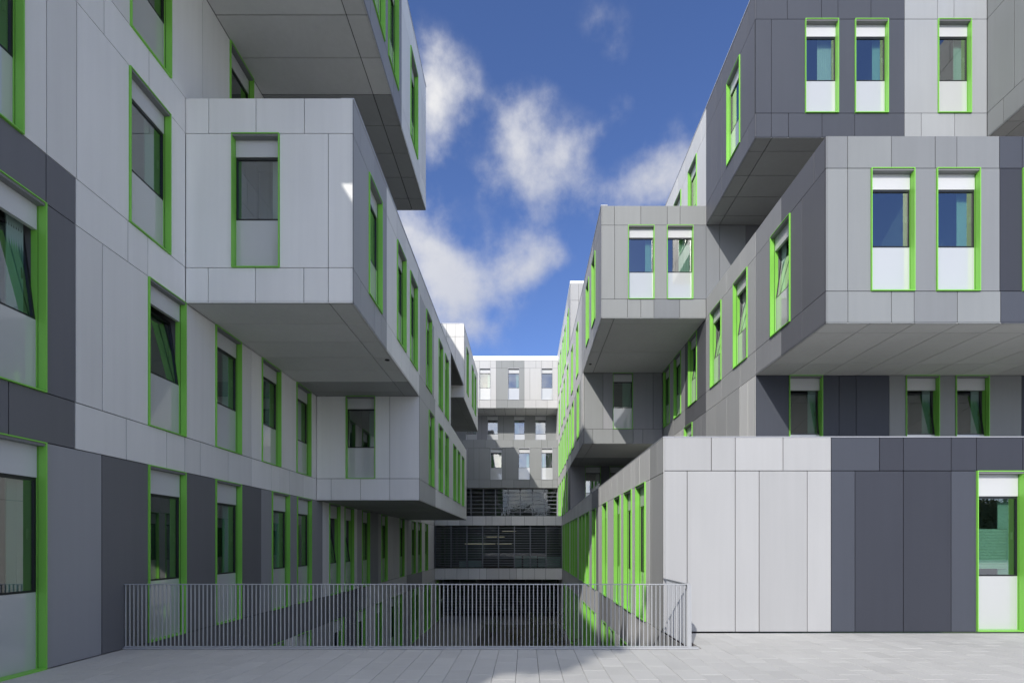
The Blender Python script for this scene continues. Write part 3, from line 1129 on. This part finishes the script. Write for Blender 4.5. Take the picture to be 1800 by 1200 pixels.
f = front(eb, 38.5)
c = cx(38.5)
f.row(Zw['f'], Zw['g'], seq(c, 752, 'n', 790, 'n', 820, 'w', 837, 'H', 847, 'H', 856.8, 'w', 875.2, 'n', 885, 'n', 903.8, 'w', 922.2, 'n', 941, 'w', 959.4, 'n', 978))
soffit(eb, Z['g'], XA, XQ, 36.4, 38.5, 0, 2.1, 'Q', cols=13)
R = eb.roof
flat(R, XA, XQ, 36.43, 48, zr(13.82))
flat(R, XA, XQ, 36.43, 38.5, Zw['f'] - .02)
B = eb.blank
wall_y(B, XA, XQ, 48, zr(-5.2), zr(13.85))
for xx in (XA, XQ):
    wall_x(B, xx if xx < 0 else xx - .02, 36.45 if xx < 0 else 38.6, 48, zr(-5.2), zr(13.8))
coping(eb, [(XA, 36.38, XQ, 36.75, zr(13.85) + .001)], 'coping_white', h=.34)
eb.blank.quad([(XA, 36.42, Zw['c'] - .001), (XQ, 36.42, Zw['c'] - .001), (XQ, 37.2, Zw['c'] - .001), (XA, 37.2, Zw['c'] - .001)])


def glazing(root, x0, x1, y, z0, z1, nb, nl, depth, seed, shift=0.0):
    """glazed bays: mullions, panes, dark horizontal louvres in front, a dim interior with lamps"""
    off = Vector(root['_loc'])
    r = random.Random(seed)
    w = (x1 - x0) / nb
    for k in range(nb + 1):
        m = MB()
        x = x0 + w * k
        m.box((x - .035, y - .05, z0), (x + .035, y + .08, z1))
        m.obj('mullion', 'louvre_dark', root, loc=-off)
    for k in range(nb):
        m = MB()
        m.box((x0 + w * k + .036, y, z0), (x0 + w * (k + 1) - .036, y + .02, z1))
        m.obj('glass_pane', 'bridge_glass', root, loc=-off)
        m = MB()
        for j in range(1, nl):
            z = z0 + (z1 - z0) * j / nl
            m.box((x0 + w * k + .037, y - .045, z - .020), (x0 + w * (k + 1) - .037, y - .005, z + .020))
        o = m.obj('louvre', 'louvre_dark', root, loc=-off)
        o['kind'] = 'stuff'
    m = MB()
    m.quad([(x0, y + .05, z0 + .01), (x1, y + .05, z0 + .01), (x1, y + depth, z0 + .01), (x0, y + depth, z0 + .01)], 1)
    m.quad([(x0, y + .05, z1 - .01), (x1, y + .05, z1 - .01), (x1, y + depth, z1 - .01), (x0, y + depth, z1 - .01)])
    m.quad([(x0, y + depth, z0), (x1, y + depth, z0), (x1, y + depth, z1), (x0, y + depth, z1)])
    m.quad([(x0, y + .05, z0), (x0, y + depth, z0), (x0, y + depth, z1), (x0, y + .05, z1)])
    m.quad([(x1, y + .05, z0), (x1, y + depth, z0), (x1, y + depth, z1), (x1, y + .05, z1)])
    m.obj('interior', ['room_wall', 'room_floor'], root, loc=-off)


glazing(eb.root, -6.02, XQ - .02, 36.9, zr(1.3), Zw['c'] - .02, 9, 10, 4.0, 3)
eb.finish()

# ================================================================== GLAZED BRIDGE
br = Building('glazed_bridge', 'dark louvred glass passage spanning the court between two grey panel bands', 'building', (-1.8, 33))
f = front(br, 32.1)
c = cx(32.1)
f.row(Zw['a'], Zw['b'], seq(c, 764.2, 'X', 786, 'X', 808, 'M', 831, 'M', 854, 'M', 865, 'M', 888, 'M', 899, 'X', 922, 'X', 944, 'X', 955, 'X', 977, 'X', 988))
f.row(zr(-2.3), Zw['g0'], seq(c, 764.2, 'X', 782, 'X', 803, 'X', 823, 'X', 843, 'X', 855, 'M', 877, 'M', 896, 'M', 908, 'X', 919, 'X', 940, 'X', 959, 'X', 988))
glazing(br.root, c(764.2), c(988), 32.25, Zw['g0'] + .01, Zw['a'] - .01, 8, 17, 3.4, 5)
off = Vector(br.root['_loc'])
for k, (xa, xb, z, yy) in enumerate(((812, 868, 0.05, 33.6), (872, 898, .05, 33.6), (880, 906, .95, 34.4), (850, 870, .55, 34.6), (872, 884, .55, 34.6))):
    m = MB()
    m.box((c(xa), yy, zr(z)), (c(xb), yy + .06, zr(z) + .035))
    m.obj('ceiling_lamp', 'lamp_glow', br.root, loc=-off)
for xa, xb, za, zb in ((806, 818, -1.5, -1.1), (822, 846, -1.5, -1.05), (904, 917, -1.5, -.75), (920, 944, -1.5, -.72), (946, 986, -1.5, -.8)):
    m = MB()                           # pale boards standing inside, behind the glass
    m.box((c(xa), 32.42, zr(za)), (c(xb), 32.45, zr(zb)))
    m.obj('inner_board', 'curtain_teal', br.root, loc=-off)
flat(br.roof, c(764.2), c(988), 32.13, 36.4, Zw['b'] - .02)
br.roof.quad([(c(764.2), 32.13, zr(-2.29)), (c(764.2), 36.4, zr(-2.29)), (c(988), 36.4, zr(-2.29)), (c(988), 32.13, zr(-2.29))])
# lower glazed wall at the back of the passage
glazing(br.root, c(764.2), c(988), 35.4, zr(-5.15), zr(-2.31), 7, 14, 3.0, 6)
br.finish()

# ================================================================== TERRACE, COURT, GROUND
TE = 7.36                     # terrace edge
m = MB()
XT0, XT1 = XL, 16.9
m.quad([(-60, -70, -.06), (60, -70, -.06), (60, Y0, -.06), (-60, Y0, -.06)])
m.quad([(XL - .02, Y0, -.06), (60, Y0, -.06), (60, TE, -.06), (XL - .02, TE, -.06)])
m.quad([(XQ + .1, TE, -.06), (60, TE, -.06), (60, 8.62, -.06), (XQ + .1, 8.62, -.06)])
m.quad([(XL, TE, -.06), (XQ + .1, TE, -.06), (XQ + .1, TE, -3.7), (XL, TE, -3.7)])
m.quad([(XQ + .1, TE, -.06), (XQ + .1, 8.6, -.06), (XQ + .1, 8.6, -3.7), (XQ + .1, TE, -3.7)])
terr = structure(m.obj('terrace', 'slab_joint'))
SW, SL = .2775, .42
r = random.Random(5)
slabs = []
jj = 0
y = TE - .07
row_edges = []
nx0 = int((XT0 - .03) / SW) - 1
x_line0 = cx(7.13)(910) % SW
k = math.floor((XL - x_line0) / SW)
while x_line0 + SW * k < 15.0:
    xa = max(x_line0 + SW * k, XL + .01)
    xb = x_line0 + SW * (k + 1)
    ylim = TE - .075 if (xa + xb) / 2 < XQ + .26 else 8.55
    yy = ylim
    first = True
    while yy > -6:
        ln = SL * (.5 if (first and k % 2) else 1.0)
        first = False
        ya = max(yy - ln, -6)
        pts = [(xa, ya, 0), (xb, ya, 0), (xb, yy, 0), (xa, yy, 0)]
        ok = yy > 5.2
        slabs.append((seen_area([(p[0], max(p[1], 4.5), 0) for p in pts]) if ok else 0, xa, xb, ya, yy))
        yy = ya
    k += 1
slabs.sort(key=lambda s: -s[0])
mesh_cache = {}
rest = MB()
nparts = 0
for area, xa, xb, ya, yb in slabs:
    gp = .0020
    if area > 60 and nparts < 300:
        w_, l_ = round(xb - xa - 2 * gp, 4), round(yb - ya - 2 * gp, 4)
        if (w_, l_) not in mesh_cache:
            q = MB()
            e = .003
            q.box((-w_ / 2, -l_ / 2, -.058), (w_ / 2, l_ / 2, -e))
            q.v[4:8] = [(-w_ / 2, -l_ / 2, -e), (w_ / 2, -l_ / 2, -e), (w_ / 2, l_ / 2, -e), (-w_ / 2, l_ / 2, -e)]
            i = len(q.v)
            q.v += [(-w_ / 2 + e, -l_ / 2 + e, 0), (w_ / 2 - e, -l_ / 2 + e, 0), (w_ / 2 - e, l_ / 2 - e, 0), (-w_ / 2 + e, l_ / 2 - e, 0)]
            q.f = [q_ for q_ in q.f if q_ != (4, 5, 6, 7)]
            q.f += [(4, 5, i + 1, i), (5, 6, i + 2, i + 1), (6, 7, i + 3, i + 2), (7, 4, i, i + 3), (i, i + 1, i + 2, i + 3)]
            q.m = [0] * len(q.f)
            mesh_cache[w_, l_] = q.mesh('paving_slab', ['stone_slab'])
        o = link('paving_slab', mesh_cache[w_, l_], terr, ((xa + xb) / 2, (ya + yb) / 2, r.uniform(-.0012, .0012)))
        nparts += 1
    else:
        z = r.uniform(-.001, .001)
        rest.box((xa + gp, ya + gp, -.058), (xb - gp, yb - gp, z))
o = rest.obj('small_paving', 'stone_slab', terr)
o['kind'] = 'stuff'
m = MB()
m.quad([(-60, -70, -.004), (60, -70, -.004), (60, Y0, -.004), (-60, Y0, -.004)])
m.quad([(XL, Y0, -.004), (60, Y0, -.004), (60, -6, -.004), (XL, -6, -.004)])
m.quad([(15.1, -6, -.004), (60, -6, -.004), (60, 8.55, -.004), (15.1, 8.55, -.004)])
m.obj('outer_paving', 'plaza_stone', terr)

m = MB()
m.quad([(-400, -400, zr(-5.3)), (400, -400, zr(-5.3)), (400, 400, zr(-5.3)), (-400, 400, zr(-5.3))])
structure(m.obj('ground', 'grass_ground'))
zc = zr(-5.22)
m = MB()
m.quad([(XL, TE, zc), (XQ, TE, zc), (XQ, 36.4, zc), (XL, 36.4, zc)])
structure(m.obj('courtyard_floor', 'concrete'))
m = MB()
m.box((-2.6, 11, zc + .004), (2.1, 31.0, zc + .12))
bed = structure(m.obj('planting_bed', 'soil'))
m = MB()
m.box((-2.72, 10.9, zc + .002), (-2.6, 31.1, zc + .16))
structure(m.obj('bed_kerb', 'concrete'))

# ================================================================== RAILING
RY = 7.26
XRL, XRR = -6.01, 2.475
rail = thing('railing', 'light grey metal railing of thin upright bars along the terrace edge', 'railing', (-1.7, RY, 0))
off = Vector(rail['_loc'])
ZT = zr(-.585)
m = MB()
m.box((XRL, RY - .02, ZT - .012), (XRR, RY + .02, ZT))
m.obj('top_rail', 'steel_coated', rail, loc=-off)
m = MB()
m.box((XRR - .04, RY + .021, ZT - .0125), (XRR, 8.55, ZT - .0005))
m.obj('top_rail', 'steel_coated', rail, loc=-off)
m = MB()
m.box((XRL, RY - .0199, .030), (XRR, RY + .0199, .042))
m.obj('bottom_rail', 'steel_coated', rail, loc=-off)
m = MB()
m.box((XRR - .0399, RY + .0205, .0303), (XRR - .0001, 8.55, .0417))
m.obj('bottom_rail', 'steel_coated', rail, loc=-off)
bar = MB()
bar.box((-.0055, -.009, .0425), (.0055, .009, ZT - .0125))
bar_me = bar.mesh('baluster', ['steel_coated'])
bar2 = MB()
bar2.box((-.009, -.0055, .0425), (.009, .0055, ZT - .0135))
bar2_me = bar2.mesh('baluster', ['steel_coated'])
n = int((XRR - .06 - XRL) / .0612)
for i in range(n + 1):
    link('baluster', bar_me, rail, Vector((XRL + .012 + i * .0612, RY, 0)) - off)
for i in range(1, 19):
    link('baluster', bar2_me, rail, Vector((XRR - .02, RY + .02 + i * .0612, 0)) - off)
m = MB()
m.box((XRR + .0005, RY - .022, .006), (XRR + .0125, RY + .10, ZT + .001))
m.obj('end_post', 'steel_coated', rail, loc=-off)
m = MB()
m.box((XRR - .052, RY - .0225, .006), (XRR - .0005, RY - .0205, ZT - .0005))
m.obj('end_post', 'steel_coated', rail, loc=-off)
m = MB()                       # base angle along the slab edge
m.box((XRL, RY - .045, .0045), (XRR + .12, RY + .06, .028))
m.obj('base_strip', 'steel_coated', rail, loc=-off)

# small round downlights in the soffits


def downlight(root, x, y, z):
    bm = bmesh.new()
    bmesh.ops.create_cone(bm, cap_ends=True, segments=20, radius1=.055, radius2=.055, depth=.012)
    me = bpy.data.meshes.new('downlight')
    bm.to_mesh(me)
    bm.free()
    me.materials.append(MATS['slot_dark'])
    link('downlight', me, root, Vector((x, y, zr(z) - .007)) - Vector(root['_loc']))


downlight(lb.root, -3.2, 11.2, Z['c'])
downlight(rb.root, 2.62, 19.5, Z['e'])

# ================================================================== PLANTS


def leafy(name, label, cat, loc, h, n, spread, leaf, mat, seed, group, stems=7, base=0.0):
    r = random.Random(seed)
    t = thing(name, label, cat, loc, group)
    st = MB()
    lf = MB()
    for k in range(stems):
        a = r.uniform(0, 6.28)
        tip = Vector((math.cos(a) * spread * r.uniform(.2, 1), math.sin(a) * spread * r.uniform(.2, 1), h * r.uniform(.6, 1)))
        b0 = Vector((r.uniform(-.08, .08), r.uniform(-.08, .08), base))
        w0, w1 = .012, .004
        st.hexa([b0 + Vector((-w0, -w0, 0)), b0 + Vector((w0, -w0, 0)), b0 + Vector((w0, w0, 0)), b0 + Vector((-w0, w0, 0)),
                 tip + Vector((-w1, -w1, 0)), tip + Vector((w1, -w1, 0)), tip + Vector((w1, w1, 0)), tip + Vector((-w1, w1, 0))])
        for j in range(n // stems):
            q = r.uniform(.3, 1.0)
            c0 = b0.lerp(tip, q) + Vector((r.gauss(0, .12), r.gauss(0, .12), r.gauss(0, .08)))
            d1 = Vector((r.uniform(-1, 1), r.uniform(-1, 1), r.uniform(-.6, .8))).normalized() * leaf * r.uniform(.6, 1.2)
            d2 = d1.cross(Vector((r.uniform(-1, 1), r.uniform(-1, 1), r.uniform(-1, 1)))).normalized() * leaf * .33
            lf.quad([c0, c0 + d1 * .5 + d2, c0 + d1, c0 + d1 * .5 - d2])
    st.obj('stem', 'bark', t)
    lf.obj('foliage', mat, t)
    return t


spots = [(1.3, 14.2, 1.5, 'tall sparse shrub nearest the railing beside the right facade'),
         (.3, 15.8, 1.2, 'low bushy shrub in the middle of the sunk planting bed'),
         (1.6, 17.8, 1.7, 'tall twiggy shrub beside the right facade of the sunk court'),
         (-.9, 18.5, 1.0, 'low dark shrub near the bed kerb in the sunk court'),
         (.6, 20.5, 1.6, 'mid-height shrub behind the low bushes of the sunk court'),
         (1.5, 22.8, 2.0, 'tallest shrub of the planting bed, near the glazed passage'),
         (-.6, 23.5, 1.3, 'yellowish shrub left of the tall ones in the sunk bed'),
         (.4, 26.2, 1.5, 'dark shrub at the back of the planting bed before the passage'),
         (-1.9, 26.8, 1.1, 'small shrub at the back left corner of the planting bed')]
spots += [(-1.7, 20.2, 1.0, 'low shrub in the left half of the sunk bed'), (.9, 24.6, 1.7, 'loose shrub among the tall ones near the passage'),
          (1.9, 15.6, 1.3, 'shrub squeezed between the bed edge and the right facade'), (-1.0, 14.8, .9, 'low clump at the near end of the sunk bed')]
for i, (x, y, h, lab) in enumerate(spots):
    leafy('shrub', lab, 'shrub', (x, y, zc + .12), h, 420, .55, .085, 'leaf_dry' if i in (2, 6) else 'leaf', 100 + i, 'shrubs in the sunk court')


def tree(label, loc, h, crown_r, crown_h, seed, n=2600, big=1.0, group='trees beyond the terrace'):
    r = random.Random(seed)
    t = thing('tree', label, 'tree', loc, group)
    tr = MB()
    segs = 8
    base = []
    hh = [0, h * .35, h * .7, h * .95]
    rr_ = [.20, .15, .09, .02]
    for q in range(3):
        for k in range(segs):
            a0, a1 = 6.2832 * k / segs, 6.2832 * (k + 1) / segs
            tr.quad([(math.cos(a0) * rr_[q], math.sin(a0) * rr_[q], hh[q]), (math.cos(a1) * rr_[q], math.sin(a1) * rr_[q], hh[q]),
                     (math.cos(a1) * rr_[q + 1], math.sin(a1) * rr_[q + 1], hh[q + 1]), (math.cos(a0) * rr_[q + 1], math.sin(a0) * rr_[q + 1], hh[q + 1])])
    cz = h - crown_h / 2
    lf = MB()
    clumps = []
    for k in range(26):
        while True:
            p = Vector((r.uniform(-1, 1), r.uniform(-1, 1), r.uniform(-1, 1)))
            if .25 < p.length < 1:
                break
        clumps.append(Vector((p.x * crown_r, p.y * crown_r, cz + p.z * crown_h / 2)))
        b0 = Vector((0, 0, max(h * .3, clumps[-1].z - crown_h * .3)))
        w = .03
        c1 = clumps[-1]
        tr.hexa([b0 + Vector((-w, -w, 0)), b0 + Vector((w, -w, 0)), b0 + Vector((w, w, 0)), b0 + Vector((-w, w, 0)),
                 c1 + Vector((-.01, -.01, 0)), c1 + Vector((.01, -.01, 0)), c1 + Vector((.01, .01, 0)), c1 + Vector((-.01, .01, 0))])
    for k in range(n):
        c1 = r.choice(clumps)
        s_ = crown_r * .26
        p = c1 + Vector((r.gauss(0, s_), r.gauss(0, s_), r.gauss(0, s_ * .8)))
        d1 = Vector((r.uniform(-1, 1), r.uniform(-1, 1), r.uniform(-.7, .7))).normalized() * r.uniform(.16, .30) * big
        d2 = d1.cross(Vector((r.uniform(-1, 1), r.uniform(-1, 1), r.uniform(-1, 1)))).normalized() * r.uniform(.06, .11) * big
        lf.quad([p, p + d1 * .5 + d2, p + d1, p + d1 * .5 - d2])
    tr.obj('trunk', 'bark', t)
    lf.obj('crown', 'leaf', t)


tree('slender tree standing past the end of the left building', (-8.75, -10.8, 0), 15.2, 1.65, 3.5, 301, 16000, 2.0)
labs = ['broad tree behind the far hedge, left of the middle', 'tall dense tree behind the far hedge, in the middle', 'rounded tree behind the far hedge, right of the middle']
for i, (x, y, h, cr_) in enumerate([(-9, -40, 9.5, 4.6), (-1, -42, 10.5, 4.8), (8, -39, 9, 4.6)]):
    tree(labs[i], (x, y, 0), h, cr_, h * .94, 310 + i, 7000, 2.0)
hd = thing('hedge', 'long tall clipped dark green hedge closing the plaza behind the terrace', 'hedge', (20, -35, 0))
m = MB()
m.box((-55, -.9, 0), (55, .9, 6.0))
m.obj('core', 'leaf', hd)
m = MB()
r = random.Random(77)
for k in range(16000):
    p = Vector((r.uniform(-55, 55), r.uniform(.85, 1.15), r.uniform(0, 6.0))) if r.random() < .8 else Vector((r.uniform(-55, 55), r.uniform(-1, 1), r.uniform(5.9, 6.4)))
    d1 = Vector((r.uniform(-1, 1), r.uniform(-.4, .6), r.uniform(-1, 1))).normalized() * r.uniform(.25, .5)
    d2 = d1.cross(Vector((r.uniform(-1, 1), r.uniform(-1, 1), r.uniform(-1, 1)))).normalized() * r.uniform(.1, .18)
    m.quad([p, p + d1 * .5 + d2, p + d1, p + d1 * .5 - d2])
m.obj('foliage', 'leaf', hd)
